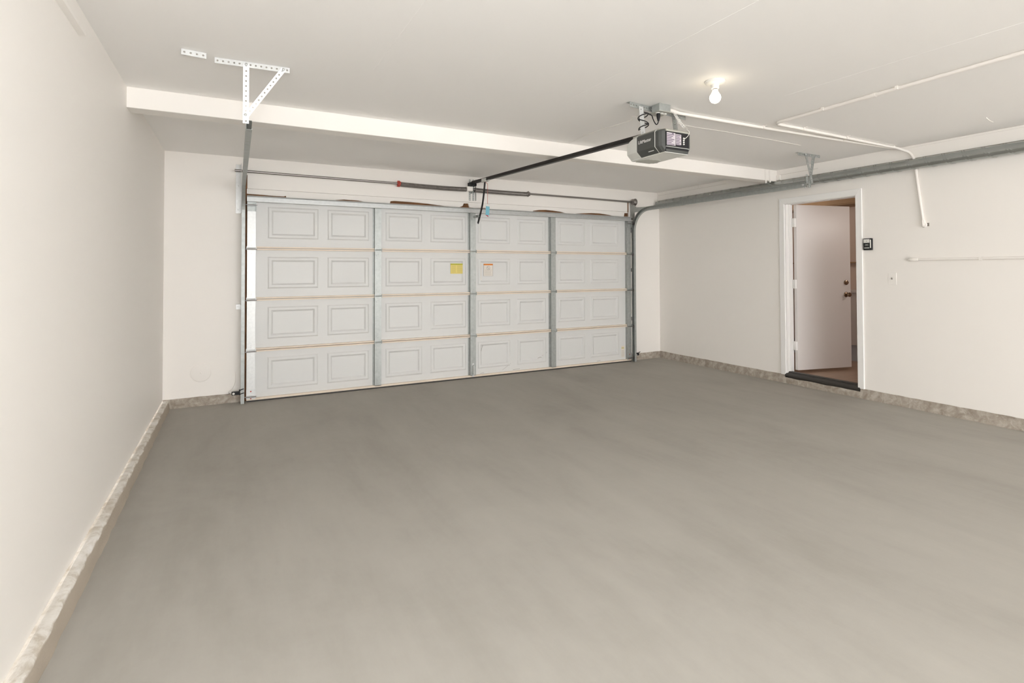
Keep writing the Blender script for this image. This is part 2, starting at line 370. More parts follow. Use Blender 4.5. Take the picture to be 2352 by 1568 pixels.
# the leaf, swung into the hallway
ANG = math.radians(77); piv = Vector((XR+0.119, -2.010, 0)); du = Vector((math.sin(ANG), -math.cos(ANG), 0)); dt = Vector((-math.cos(ANG), -math.sin(ANG), 0))
LW, LT, LZ0, LZ1 = 0.765, 0.044, 0.142, 2.045
D1 = bpy.data.objects.new('door_1', None); D1.location = piv+Vector((0, 0, LZ0)); COL.objects.link(D1); struct(D1)
c = piv+du*(LW/2+0.008)+dt*LT/2+Vector((0, 0, (LZ0+LZ1)/2))
MB().obox(c, du*LW/2, dt*LT/2, Vector((0, 0, (LZ1-LZ0)/2))).build('door_leaf', LEAF, D1, bevel=0.002)
for z in (0.42, 1.13, 1.84):
    h = MB(); h.obox(piv+du*-0.004+dt*0.02+Vector((0, 0, z)), du*0.014, dt*0.020, Vector((0, 0, 0.05)))
    h.cyl(piv+Vector((0, 0, z-0.05))-dt*0.006, piv+Vector((0, 0, z+0.05))-dt*0.006, 0.006, 10)
    h.build('hinge', TRIMW, D1)
def knobset(z, off, name, lock=False):
    base = piv+du*(LW-off)+Vector((0, 0, z)); K = MB()
    for s, o0 in ((1, LT), (-1, 0.0)):
        Mx = Matrix.Translation(base+dt*o0) @ (dt*s).to_track_quat('Z', 'Y').to_matrix().to_4x4()
        if lock: K.lathe([(0.0, 0), (0.029, 0), (0.029, 0.006), (0.026, 0.014), (0.018, 0.017), (0.016, 0.026), (0.010, 0.027), (0.0, 0.024)], 28, Mx)
        else: K.lathe([(0, 0), (0.031, 0), (0.031, 0.004), (0.026, 0.009), (0.012, 0.012), (0.011, 0.026), (0.020, 0.032), (0.026, 0.042), (0.026, 0.052), (0.020, 0.060), (0, 0.062)], 28, Mx)
    K.build(name, BRONZE, D1)
knobset(1.000, 0.062, 'door_knob'); knobset(1.142, 0.062, 'deadbolt', True)
D1['label'] = 'white flush entry door standing half open into the hallway'

# the hallway beyond
struct(MB().box(XR+0.121, 8.2, -5.0, -0.6, 0.0, 0.112).build('floor_hallway', WOODF))
struct(MB().box(XR+0.12, 8.2, -5.0, -0.6, 2.46, 2.55).build('ceiling_hallway', HALLT))
for bx in ((7.302, 7.4, -5.0, -0.6), (XR+0.12, 7.3, -0.7, -0.6), (XR+0.12, 7.3, -5.0, -4.9)): struct(MB().box(*bx, 0.112, 2.46).build('wall_hallway', HALLW))
struct(MB().box(7.24, 7.30, -3.6, -0.701, 1.383, 1.397).build('trim_11', HALLT))
HC = thing('upper_cabinet', 'tan wooden cabinet high on the hallway wall, seen over the open entry door', 'cabinet', (6.95, -2.2, 2.148))
MB().box(6.95, 7.30, -3.4, -0.72, 2.148, 2.44).build('body', HALLT, HC)
MB().box(6.935, 6.95, -3.38, -0.74, 2.16, 2.43).build('door', HALLT, HC, bevel=0.003)
BC = thing('base_cabinet', 'white grooved base cabinet against the hallway wall behind the entry door', 'cabinet', (7.0, -1.7, 0.112))
fp = MB()
for i in range(13): y = -2.55+i*0.13; fp.box(6.905+0.004*(i % 2), 6.93, y, y+0.127, 0.325, 0.995)
fp.build('door', HALLG, BC)
MB().box(6.93, 7.30, -2.56, -0.86, 0.325, 0.998).build('body', HALLG, BC)
MB().box(6.955, 7.30, -2.56, -0.86, 0.112, 0.325).build('toe_kick', TOE, BC)
MB().box(6.88, 7.30, -2.58, -0.84, 0.998, 1.024).build('countertop', HALLG, BC)

# ------------------------------------------------------------ sectional garage door
DW, DH = 4.877, 2.041; SH = DH/4
GD = thing('garage_door', 'wide white four-section overhead door with recessed rectangles, closed between its tracks', 'garage door', (DW/2, 0, 0))
PX = [(0.190, 0.680), (0.768, 1.209), (1.388, 1.818), (1.913, 2.363)]
PX = PX+[(DW-b, DW-a) for a, b in PX[::-1]]
YS = 0.045
def section(z0, part_label=None):
    b = MB(); za, zb = z0+0.100, z0+SH-0.082; xs = [0.004]
    for a, c in PX: xs += [a, c]
    xs.append(DW-0.004); z1 = z0+SH
    def q(xa, xb, zc, zd): b.add([(xa, YS, zc), (xb, YS, zc), (xb, YS, zd), (xa, YS, zd)], [(0, 1, 2, 3)])
    for i in range(len(xs)-1):
        if i % 2 == 0: q(xs[i], xs[i+1], z0, z1)
        else: q(xs[i], xs[i+1], z0, za); q(xs[i], xs[i+1], zb, z1)
    for (xa, xb) in PX:
        nest = [(0, 0), (0.004, -0.001), (0.013, -0.007), (0.017, -0.008), (0.034, -0.008), (0.038, -0.007), (0.052, 0.005), (0.056, 0.006)]
        vs = []; fs = []
        for ins, dep in nest:
            vs += [(xa+ins, YS+dep, za+ins), (xb-ins, YS+dep, za+ins), (xb-ins, YS+dep, zb-ins), (xa+ins, YS+dep, zb-ins)]
        for k in range(len(nest)-1):
            for e in range(4): fs.append((k*4+e, k*4+(e+1) % 4, k*4+4+(e+1) % 4, k*4+4+e))
        k = (len(nest)-1)*4; fs.append((k, k+1, k+2, k+3)); b.add(vs, fs)
    # shallow pressed lines under and over the rectangles
    for zz in (z0+0.055, z0+0.068, z1-0.040): b.box(0.09, DW-0.09, YS-0.0012, YS+0.001, zz, zz+0.0035)
    b.box(0.004, DW-0.004, YS+0.012, YS+0.016, z0, z1)     # outer skin
    return b.build('door_section', DOORW, GD)
stile_x = [(0.004, 0.080, True), (1.263, 1.333, False), (2.4035, 2.4735, False), (3.544, 3.614, False), (DW-0.072, DW-0.004, True)]
secs = []
for i in range(4):
    z0 = i*SH; o = section(z0); secs.append(o)
    lo, hi = MB(), MB()
    if i == 0: lo.box(0.004, DW-0.004, 0.006, YS, 0.014, 0.032).box(0.004, DW-0.004, 0.000, 0.012, 0.030, 0.036)
    else: lo.box(0.082, DW-0.074, 0.008, YS, z0+0.003, z0+0.017)
    lo.build('bottom_rail', RAILC, o)
    if i < 3: MB().box(0.082, DW-0.074, 0.006, YS, z0+SH-0.017, z0+SH-0.003).build('top_rail', RAILC, o)
    for (a, b_, end) in stile_x:
        st = MB(); top = z0+SH-0.004; bot = z0+0.004 if i else 0.03
        st.prism([(a, YS), (a, 0.0), (b_, 0.0), (b_, YS), (b_-0.003, YS), (b_-0.003, 0.003), (a+0.003, 0.003), (a+0.003, YS)], bot, top, 'z')
        if not end: st.box(a-0.016, a, YS-0.004, YS-0.001, bot, top)
        for zz in (bot+0.03, bot+0.06, top-0.03, top-0.06): st.lathe([(0.0045, 0), (0.004, 0.002), (0, 0.0025)], 8, Matrix.Translation(((a+b_)/2, 0, zz)) @ Matrix.Rotation(math.pi/2, 4, 'X'))
        st.build('stile', GALVB if (end and a < 1) else GALV, o)  # left end stile gets the paler copy, its flash reflection held in the colour
MB().box(0.004, DW-0.004, 0.004, 0.04, 0.0005, 0.014).build('bottom_seal', RUB, GD)
# top reinforcement strut
stp = [(0.0, 2.045), (-0.040, 2.053), (-0.043, 2.044), (-0.040, 2.043), (-0.005, 2.044), (-0.005, 2.008), (-0.044, 2.006), (-0.044, 1.994), (-0.040, 1.992), (0.0, 1.994)]
MB().prism([(a, z) for a, z in stp], 0.0, DW, 'x').build('strut', GALVM, GD)
# hinges with rollers
def hinge(x, z, w):
    h = MB(); pl = [(x-w/2, z-0.006), (x-w/2, z-0.02), (x-w*0.18, z-0.075), (x+w*0.18, z-0.075), (x+w/2, z-0.02), (x+w/2, z-0.006)]
    h.prism(pl, -0.004, 0.0, 'y'); h.prism([(a, 2*z-b) for a, b in pl][::-1], -0.004, 0.0, 'y')
    h.cyl((x-w/2-0.002, -0.008, z), (x+w/2+0.002, -0.008, z), 0.0075, 10)
    h.box(x-w/2-0.003, x-w/2+0.002, -0.018, 0.0, z-0.015, z+0.015).box(x+w/2-0.002, x+w/2+0.003, -0.018, 0.0, z-0.015, z+0.015)
    for dz in (-0.05, -0.03, 0.03, 0.05): h.lathe([(0.005, 0.004), (0.0045, 0.007), (0, 0.0075)], 8, Matrix.Translation((x, 0, z+dz)) @ Matrix.Rotation(math.pi/2, 4, 'X'))
    return h
for j in (1, 2, 3):
    for k, (a, b_, end) in enumerate(stile_x):
        hinge((a+b_)/2, j*SH, b_-a+0.006).build('hinge', GALVB if k == 0 else GALV, GD)
def roller(xs, z, left):
    s = -1 if left else 1; rl = MB()
    x_in = 0.092 if left else DW-0.085; x_out = -0.022 if left else DW+0.030
    rl.cyl((x_in, -0.020, z), (x_out, -0.020, z), 0.0048, 10)
    rl.cyl((x_out-0.006, -0.020, z), (x_out+0.006, -0.020, z), 0.020, 18)
    return rl
for left in (True, False):
    for z in (0.055, SH-0.012, 2*SH-0.012, 3*SH-0.012, 1.962):
        roller(None, z, left).build('roller', SHAFT, GD)
for left in (True, False):
    x0, x1 = (0.002, 0.084) if left else (DW-0.080, DW-0.002)
    tb = MB().box(x0, x1, -0.010, 0.0, 1.965, 1.990).box(x0, x1, -0.030, -0.004, 1.948, 1.953).box(x0, x1, -0.007, -0.001, 1.900, 1.948)
    tb.box(x0, x0+0.004, -0.03, 0, 1.90, 1.99).box(x1-0.004, x1, -0.03, 0, 1.90, 1.99)
    tb.build('top_roller_bracket', GALV, GD)
    bb = MB().box(x0, x1, -0.006, 0.0, 0.030, 0.125).box(x0, x1, -0.028, 0.0, 0.062, 0.066).box(x0, x1, -0.028, 0.0, 0.044, 0.048)
    bb.build('bottom_bracket', GALVB if left else GALV, GD)
    for zz in (0.036, 0.105):
        tag(MB().lathe([(0.007, 0.006), (0.006, 0.010), (0, 0.011)], 10, Matrix.Translation(((x0+x1)/2, 0, zz)) @ Matrix.Rotation(math.pi/2, 4, 'X')).build('bolt', REDP, GD), 'red bolt of the bottom bracket')
# lift handle at the foot of the middle stile
hd = MB().tube(smoothpath([(2.436, 0.0, 0.160), (2.436, -0.022, 0.155), (2.436, -0.026, 0.135), (2.436, -0.026, 0.062), (2.436, -0.022, 0.042), (2.436, 0.0, 0.036)], 5), 0.005, 10)
hd.box(2.424, 2.448, -0.003, 0, 0.15, 0.18).box(2.424, 2.448, -0.003, 0, 0.018, 0.045).build('handle', GALVB, GD)
# stickers
def sticker(x0, x1, z0, z1, m, label, prints):
    s0 = MB().box(x0, x1, YS-0.0022, YS-0.0002, z0, z1).build('sticker', m, GD); tag(s0, label)
    for (mm, rects) in prints:
        p = MB()
        for (a, b_, c_, d_) in rects: p.box(x0+(x1-x0)*a, x0+(x1-x0)*b_, YS-0.0030, YS-0.0020, z0+(z1-z0)*c_, z0+(z1-z0)*d_)
        p.build('print', mm, s0)
def lines(a, b, z0, z1, n, duty=0.4):
    out = []
    for i in range(n):
        zc = z1-(i+.5)*(z1-z0)/n; out.append((a, b-(0.12*random.random())*(b-a), zc-duty*(z1-z0)/n/2, zc+duty*(z1-z0)/n/2))
    return out
sticker(2.166, 2.328, 1.262, 1.384, YEL, 'small yellow warning sticker with an olive header bar', [(YELG, [(0, 1, 0.86, 1.0)]), (INKY, lines(0.06, 0.42, 0.08, 0.8, 7)+lines(0.5, 0.95, 0.08, 0.8, 7))])
sticker(2.596, 2.722, 1.230, 1.382, STKW, 'square white warning sticker with an orange header bar', [(ORG, [(0, 1, 0.88, 1.0)]), (INK, [(0, 0.025, 0, .88), (0.975, 1, 0, .88), (0, 1, 0, 0.012)]), (INKL, lines(0.12, 0.9, 0.05, 0.55, 6))])
cr = MB()
def ring(cx, cz, r1, w, n=20):
    vs = [(cx+(r1+s*w)*math.cos(2*math.pi*k/n), YS-0.0032, cz+(r1+s*w)*math.sin(2*math.pi*k/n)) for s in (0, 1) for k in range(n)]
    cr.add(vs, [(k, (k+1) % n, n+(k+1) % n, n+k) for k in range(n)])
ring(2.659, 1.330, 0.020, 0.004); cr.obox((2.659, YS-0.003, 1.330), Vector((0.014, 0, -0.014)), Vector((0, 0.0003, 0)), Vector((0.0015, 0, 0.0015))); cr.obox((2.655, YS-0.003, 1.33), (0.002, 0, 0), (0, 0.0003, 0), (0, 0, 0.012))
tag(cr.build('print', INK, GD), 'prohibition ring printed on the square sticker')
sticker(2.519, 2.566, 1.176, 1.428, STKW, 'tall narrow pale sticker with an orange tip', [(ORG, [(0.05, 0.95, 0.935, 0.975)]), (INK, [(0.35, 0.5, 0.87, 0.93), (0.42, 0.58, 0.84, 0.9), (0.1, 0.9, 0.56, 0.575)]), (INKL, lines(0.3, 0.7, 0.05, 0.52, 7)+lines(0.3, 0.6, 0.6, 0.8, 4))])
sticker(4.726, 4.784, 0.062, 0.222, STKW, 'narrow pale sticker low in the right corner with a dark gold bar', [(YELG, [(0.05, 0.8, 0.80, 0.86)]), (RAILC, [(0, 1, 0.9, 1.0), (0, 1, 0.7, 0.78)]), (INKL, lines(0.1, 0.9, 0.05, 0.65, 6))])
# scuffs on the lowest section
sc = MB()
def scuff(pts, w=0.0025):
    for a, b_ in zip(pts[:-1], pts[1:]): sc.bar((a[0], YS-0.0015, a[1]), (b_[0], YS-0.0015, b_[1]), 0.001, w, (0.3, 0, 1))
scuff([(2.600, 0.42), (2.575, 0.36), (2.56, 0.31)]); scuff([(2.97, 0.13), (2.9, 0.085), (2.85, 0.055)], 0.0018)
scuff([(3.36, 0.160), (3.40, 0.172), (3.42, 0.166)], 0.004); scuff([(3.42, 0.19), (3.46, 0.20), (3.50, 0.23)], 0.0018); scuff([(3.00, 0.045), (3.1, 0.05)], 0.003)
scuff([(4.3, 0.045), (4.36, 0.05)], 0.003); scuff([(2.55, 0.04), (2.6, 0.045)], 0.003)
sc.build('scuff_mark', SCUFF, GD)

# ------------------------------------------------------------ tracks
def ctrack(xw, s, yend, ztop):   # C profile, web at xw, open towards s (+1 = towards +x); path from floor up and back
    R0 = 0.30; h = 0.026; zc = ztop-h        # half height of the channel
    yv = -0.020
    path = [(xw, yv, 0.0 if True else 0), (xw, yv, 0.9), (xw, yv, zc-R0)]
    path += arc((yv-R0, zc-R0), R0, 0, 90, 14, 'yz', xw)[1:]
    path += [(xw, -1.4, zc), (xw, yend, zc)]
    pr = [(0.030*s, -h+0.006), (0.030*s, -h), (0.0, -h), (0.0, h), (0.030*s, h), (0.030*s, h-0.006)]
    return path, pr
def track_thing(xw, s, yend, ztop, label, gm, flag):
    t = thing('door_track', label, 'track', (xw, -0.02, 0), 'galvanized tracks of the overhead door')
    path, pr = ctrack(xw, s, yend, ztop)
    nv = 3+6
    MB().sweep(pr, path[:4], (1, 0, 0)).build('vertical_track', gm, t, solid=0.0022)
    MB().sweep(pr, path[3:], (1, 0, 0)).build('curved_track', gm, t, solid=0.0022)
    return t
TLx, TRx = -0.046, 4.925
TL = track_thing(TLx, 1, -2.52, 2.172, 'left galvanized door track rising beside the left edge of the overhead door', GALV, True)
TR = track_thing(TRx, -1, -2.64, 2.172, 'right galvanized door track curving back under the round duct', GALV, False)
# jamb angle on the left, bright, with a flared upper end; right one thinner
la = MB().box(TLx-0.052, TLx-0.004, YB-0.006, YB-0.003, 1.88, 2.37).box(TLx-0.008, TLx-0.004, -0.02, YB-0.003, 1.88, 2.37)
la.prism([(0.075, 2.37), (-0.02, 2.37), (-0.055, 2.25), (-0.10, 2.13), (-0.10, 2.09), (0.075, 2.09)], TLx-0.007, TLx-0.004, 'x')
la.lathe([(0.008, 0), (0.007, 0.006), (0, 0.007)], 8, Matrix.Translation((TLx-0.03, YB-0.006, 1.92)) @ Matrix.Rotation(math.pi/2, 4, 'X'))
la.lathe([(0.008, 0), (0.007, 0.006), (0, 0.007)], 8, Matrix.Translation((TLx-0.03, YB-0.006, 2.16)) @ Matrix.Rotation(math.pi/2, 4, 'X'))
la.build('flag_bracket', GALVB, TL)
ra = MB().box(TRx+0.004, TRx+0.044, YB-0.006, YB-0.003, 1.84, 2.26).box(TRx+0.004, TRx+0.008, -0.02, YB-0.003, 1.84, 2.26)
ra.prism([(0.075, 2.24), (0.0, 2.24), (-0.06, 2.19), (-0.30, 2.175), (-0.30, 2.13), (0.0, 2.12), (0.075, 1.95)], TRx+0.003, TRx+0.006, 'x')
ra.build('flag_bracket', GALV, TR)
for t, x, s in ((TL, TLx, -1), (TR, TRx, 1)):
    for z in ((0.945,) if s < 0 else (0.60, 1.30, 1.86)):
        b = MB().box(min(x, x+s*0.045), max(x, x+s*0.045), YB-0.008, YB-0.003, z-0.025, z+0.025).box(min(x+s*0.002, x+s*0.006), max(x+s*0.002, x+s*0.006), -0.01, YB-0.003, z-0.025, z+0.025)
        b.lathe([(0.007, 0), (0.006, 0.005), (0, 0.006)], 8, Matrix.Translation((x+s*0.028, YB-0.008, z)) @ Matrix.Rotation(math.pi/2, 4, 'X'))
        b.build('wall_bracket', GALVB, t)
for (y, z) in ((-2.60, 2.146), (-2.62, 2.12)): MB().cyl((TRx-0.004, y, z), (TRx-0.012, y, z), 0.010, 12).build('bolt', GALVB, TR)
# long stiffening angle on the outer side of the right horizontal track
MB().box(TRx+0.003, TRx+0.006, -2.62, -0.42, 2.13, 2.185).box(TRx+0.003, TRx+0.028, -2.62, -0.42, 2.182, 2.185).build('stiffener', GALV, TR)

# ceiling hangers of the tracks: perforated angle with a strap and a diagonal brace
def l_angle(b, p0, p1, w=0.030, y_dir=-1):   # angle along X: one leg on the ceiling, one hanging
    p0, p1 = Vector(p0), Vector(p1)
    b.perf(p0+Vector((0, 0, -w/2)), p1+Vector((0, 0, -w/2)), (0, 0, 1), w, 0.002)
    b.perf(p0+Vector((0, w/2, 0)), p1+Vector((0, w/2, 0)), (0, 1, 0), w, 0.002)
    return b
def bolts(b, pts, rr=0.008, ax='y', s=-1):
    for p in pts:
        rot = Matrix.Rotation(math.pi/2, 4, 'X') if ax == 'y' else Matrix()
        if ax == 'z': rot = Matrix.Rotation(math.pi, 4, 'X')
        if ax == 'x': rot = Matrix.Rotation(-math.pi/2, 4, 'Y')
        b.lathe([(rr, 0), (rr*.95, 0.004), (rr*.5, 0.006), (0, 0.0065)], 6, Matrix.Translation(p) @ rot)
def each_bolt(parent, m, pts, rr=0.008, ax='y'):
    for p in pts:
        b = MB(); bolts(b, [p], rr, ax); b.build('bolt', m, parent)
HL = thing('track_hanger', 'bright perforated steel hanger with diagonal brace holding up the left door track', 'hanger', (-0.04, -2.68, ZC), 'track hangers')
l_angle(MB(), (-0.200, -2.695, ZC-0.002), (0.168, -2.715, ZC-0.002)).build('ceiling_angle', GALVB, HL)
MB().perf((-0.050, -2.705, ZC-0.012), (-0.050, -2.672, 2.115), (1, 0, 0), 0.030, 0.003).perf((-0.036, -2.698, ZC-0.03), (-0.036, -2.668, 2.115), (0, 1, 0), 0.022, 0.002).build('strap', GALVB, HL)
MB().perf((0.135, -2.722, ZC-0.018), (-0.052, -2.680, 2.150), (1, 0, 0.6), 0.026, 0.003).build('brace', GALVB, HL)
each_bolt(HL, GALVM, [(-0.05, -2.710, ZC-0.018), (0.135, -2.727, ZC-0.02), (-0.052, -2.684, 2.160)]); each_bolt(HL, GALVM, [(-0.13, -2.69, ZC-0.003), (0.10, -2.70, ZC-0.003)], 0.007, 'z')
ST = MB(); l_angle(ST, (-0.348, -2.747, ZC-0.002), (-0.237, -2.735, ZC-0.002)); bolts(ST, [(-0.29, -2.73, ZC-0.003)], 0.007, 'z')
tag(ST.build('perforated_angle', GALVB), 'short stub of bright perforated angle alone on the ceiling near the left wall', 'bracket')
HR = thing('track_hanger', 'grey perforated steel hanger crossed like an X over the end of the right track', 'hanger', (4.93, -2.65, ZC), 'track hangers')
l_angle(MB(), (4.755, -2.660, ZC-0.002), (5.085, -2.672, ZC-0.002), 0.028).build('ceiling_angle', GALV, HR)
MB().perf((4.985, -2.668, ZC-0.01), (4.942, -2.650, 2.12), (1, 0, 0), 0.030, 0.003).perf((5.0, -2.660, ZC-0.02), (4.957, -2.640, 2.12), (0, 1, 0), 0.030, 0.002).build('strap', GALV, HR)
MB().perf((4.862, -2.672, ZC-0.01), (4.975, -2.66, 2.16), (1, 0, 0.4), 0.030, 0.003).perf((4.90, -2.655, 2.24), (4.905, -2.655, 2.150), (1, 0, 0), 0.030, 0.003).build('brace', GALV, HR)
each_bolt(HR, GALVB, [(4.855, -2.675, ZC-0.016)], 0.009); each_bolt(HR, GALVB, [(4.87, -2.66, ZC-0.003), (5.04, -2.665, ZC-0.003)], 0.008, 'z')

# ------------------------------------------------------------ torsion spring assembly
TS = thing('torsion_spring_assembly', 'horizontal torsion shaft with two dark coil springs on the wall above the overhead door', 'spring', (2.42, YB, 2.28))
YS2, ZS = 0.0, 2.285
def shz(x): return 2.297-0.0052*x
MB().tube([(-0.110, YS2, shz(-0.11)), (1.0, YS2, shz(1)-0.002), (2.4, YS2, shz(2.4)), (4.99, YS2, shz(4.99))], 0.0125, 14).build('shaft', SHAFT, TS)
def spring(x0, x1, sag):
    pts = []; rad = []; n = int((x1-x0)/0.0022)
    for i in range(n+1):
        t = i/n; x = x0+(x1-x0)*t; pts.append((x, YS2, shz(x)-0.008-sag*4*t*(1-t))); rad.append(0.0268+0.0012*math.cos(2*math.pi*i/4))
    return MB().tube(pts, rad, 14)
spring(1.545, 2.352, 0.006).build('spring', SPRING, TS); spring(2.462, 3.190, 0.004).build('spring', SPRING, TS)
def coneM(x): return Matrix.Translation((x, YS2, shz(x)-0.004)) @ Matrix.Rotation(math.pi/2, 4, 'Y')
cn = MB().lathe([(0.014, -0.02), (0.026, -0.018), (0.026, -0.008), (0.031, -0.006), (0.036, 0.0), (0.036, 0.006), (0.027, 0.010), (0.027, 0.02)], 20, coneM(1.53))
for a in range(4): cn.obox(Vector((1.517, YS2+0.03*math.cos(a*math.pi/2+.4), shz(1.5)-0.004+0.03*math.sin(a*math.pi/2+.4))), (0.006, 0, 0), (0, 0.005, 0), (0, 0, 0.005))
tag(cn.build('winding_cone', REDP, TS), 'red winding cone')
MB().lathe([(0.027, -0.02), (0.027, -0.010), (0.036, -0.006), (0.036, 0.0), (0.026, 0.008), (0.026, 0.018), (0.014, 0.02)], 20, coneM(3.206)).build('winding_cone', SPRING, TS)
for x, s in ((4.955, 1),):
    pf = [(0.013, -0.05), (0.022, -0.05), (0.022, -0.03), (0.043, -0.028)]
    for k in range(7): pf += [(0.041, -0.026+k*0.006), (0.044, -0.023+k*0.006)]
    pf += [(0.052, 0.018), (0.052, 0.024), (0.016, 0.026)]
    MB().lathe(pf, 28, Matrix.Translation((x-0.02, YS2, shz(x))) @ Matrix.Rotation(math.pi/2*s, 4, 'Y')).build('cable_drum', SHAFT, TS)
cb = MB().box(2.352, 2.425, -0.032, 0.03, 2.258, 2.312)
tag(cb.build('spring_anchor', PIPEP, TS, bevel=0.006), 'cream block between the two springs')
cbx = MB()
for x in (2.428, 2.474): cbx.perf((x, YB-0.004, 2.155), (x, YB-0.004, 2.415), (1, 0, 0), 0.024, 0.002, 0.026, 0.004)
cbx.perf((2.500, YB-0.018, 2.155), (2.500, YB-0.018, 2.415), (0, 1, 0), 0.026, 0.002, 0.026, 0.004).box(2.436, 2.440, 0.0, YB-0.003, 2.24, 2.33)
cbx.build('center_bracket', GALV, TS)

# ------------------------------------------------------------ opener
OP = thing('garage_door_opener', 'charcoal and pale grey opener motor hanging from the ceiling with its long black rail', 'garage door opener', (2.42, -3.2, 2.24))
CX = 2.425
def bodyprof(w, wb, zt, zb_, zk): return [(CX-w, zt-0.012), (CX-w+0.012, zt), (CX+w-0.012, zt), (CX+w, zt-0.012), (CX+w, zk), (CX+wb, zb_), (CX-wb, zb_), (CX-w, zk)]
ZT, ZK, ZB_ = 2.203, 2.094, 2.058
def loft(b, secs_, smooth=False):
    n = len(secs_[0][1]); vs = []; fs = []
    for y, pr in secs_: vs += [(x, y, z) for x, z in pr]
    for i in range(len(secs_)-1):
        for k in range(n): fs.append((i*n+k, i*n+(k+1) % n, (i+1)*n+(k+1) % n, (i+1)*n+k))
    fs += [tuple(range(n)), tuple(range((len(secs_)-1)*n, len(secs_)*n))[::-1]]
    return b.add(vs, fs, smooth)
H = MB(); P = bodyprof(0.138, 0.098, ZT, ZB_, ZK)
H.prism(P, -3.352, -3.178, 'y'); H.build('housing', CHAR, OP, bevel=0.003)
# rear end: dark rounded corners and the label panel
R_ = MB(); loft(R_, [(-3.354, bodyprof(0.137, 0.100, ZT-.001, ZB_, ZK)), (-3.385, bodyprof(0.134, 0.102, ZT-.001, ZB_, ZK)), (-3.402, bodyprof(0.122, 0.098, ZT-.001, ZB_, ZK)), (-3.412, bodyprof(0.106, 0.09, ZT-.001, ZB_, ZK))], False)
R_.build('rear_cover', CHAR, OP, bevel=0.002)
RP = MB().box(CX-0.100, CX+0.098, -3.4165, -3.411, ZK-0.004, ZT-0.016).build('rear_panel', BLACK, OP)
MB().prism([(-3.411, ZT-0.016), (-3.4195, ZT-0.014), (-3.4195, ZT-0.006), (-3.408, ZT+0.003), (-3.37, ZT+0.008), (-3.37, ZT-0.016)], CX-0.100, CX+0.098, 'x').build('rear_lip', CHASS, OP)
MB().box(CX-0.100, CX+0.100, -3.420, -3.412, ZK-0.0055, ZK-0.003).build('rear_ledge', LENS, OP)
MB().prism([(-3.414, ZK-0.006), (-3.410, ZB_+0.003), (-3.405, ZB_+0.003), (-3.405, ZK-0.006)], CX-0.100, CX+0.098, 'x').build('rear_skirt', BLACK, OP)
lb = MB().box(CX-0.094, CX-0.020, -3.4175, -3.4162, ZK+0.006, ZT-0.022).box(CX-0.016, CX+0.030, -3.4175, -3.4162, ZK+0.016, ZT-0.026)
ll = lb.build('rating_label', mat('label_paper', (0.50, 0.46, 0.50), 0.5), RP); tag(ll, 'white rating label on the rear panel')
lp = MB()
for i in range(7):
    z = ZT-0.034-i*0.0105; lp.box(CX-0.093, CX-0.030-0.012*(i % 3), -3.4182, -3.4172, z-0.0022, z+0.0022); lp.box(CX-0.014, CX+0.024-0.008*(i % 2), -3.4182, -3.4172, z-0.0022, z+0.0022)
lp.box(CX-0.05, CX-0.036, -3.4184, -3.4172, ZT-0.030, ZT-0.024); lp.build('print', mat('violet_ink', (0.10, 0.07, 0.12), 0.6), RP)
tm = MB()
for i in range(4): tm.lathe([(0.005, 0), (0.005, 0.006), (0, 0.007)], 10, Matrix.Translation((CX+0.050, -3.4165, ZK+0.022+i*0.013)) @ Matrix.Rotation(math.pi/2, 4, 'X'))
tm.build('terminal', WHITEP, RP)
# front lens, tapering and rounded
def lensprof(w, zt, zb, k): return bodyprof(w, w-0.040, zt, zb, k)
L_ = MB(); ls = []
for t in [0, .2, .4, .6, .75, .88, .96, 1.0]:
    e = math.sqrt(max(0, 1-t**2.2)); w = 0.085+0.050*e; ls.append((-3.176+0.150*t, lensprof(w, 2.150+0.050*e, ZB_+0.006*(1-e)+0.001, ZK+0.012*(1-e))))
loft(L_, ls, False).build('front_lens', LENS, OP)
for y in (-3.3545, -3.177): MB().prism(bodyprof(0.1395, 0.0995, ZT+.001, ZB_-0.001, ZK), y-0.0018, y+0.0018, 'y').build('seam_line', LENS, OP)
MB().prism([(-3.405, ZB_-0.004), (-3.405, ZB_+0.002), (-3.08, ZB_+0.002), (-3.08, ZB_-0.004)], CX-0.098, CX+0.096, 'x').build('bottom_lens', LENS, OP)
MB().prism([(CX-0.075, -3.10), (CX-0.040, -3.19), (CX+0.062, -3.19), (CX+0.096, -3.12), (CX+0.06, -3.075), (CX-0.06, -3.075)], ZB_-0.007, ZB_-0.003, 'z').build('bottom_grille', CHASS, OP)
tp = MB().box(CX-0.105, CX+0.105, -3.36, -3.10, ZT-0.001, ZT+0.014); tp.build('chassis_top', CHASS, OP, bevel=0.002)
# lettering
def text_obj(body, size, loc, rot, m, name, parent, ext=0.0004, bold=0.0):
    cu = bpy.data.curves.new('t', 'FONT'); cu.body = body; cu.size = size; cu.extrude = ext; cu.align_x = 'LEFT'; cu.offset = bold
    ob = bpy.data.objects.new('t', cu); COL.objects.link(ob); bpy.context.view_layer.update()
    me = bpy.data.meshes.new_from_object(ob.evaluated_get(bpy.context.evaluated_depsgraph_get()))
    bpy.data.objects.remove(ob)
    me.transform(Matrix.Translation(loc) @ rot); me.materials.clear(); me.materials.append(m)
    o = bpy.data.objects.new(name, me); COL.objects.link(o); o.parent = parent; o.matrix_parent_inverse = parent_world(parent).inverted(); return o
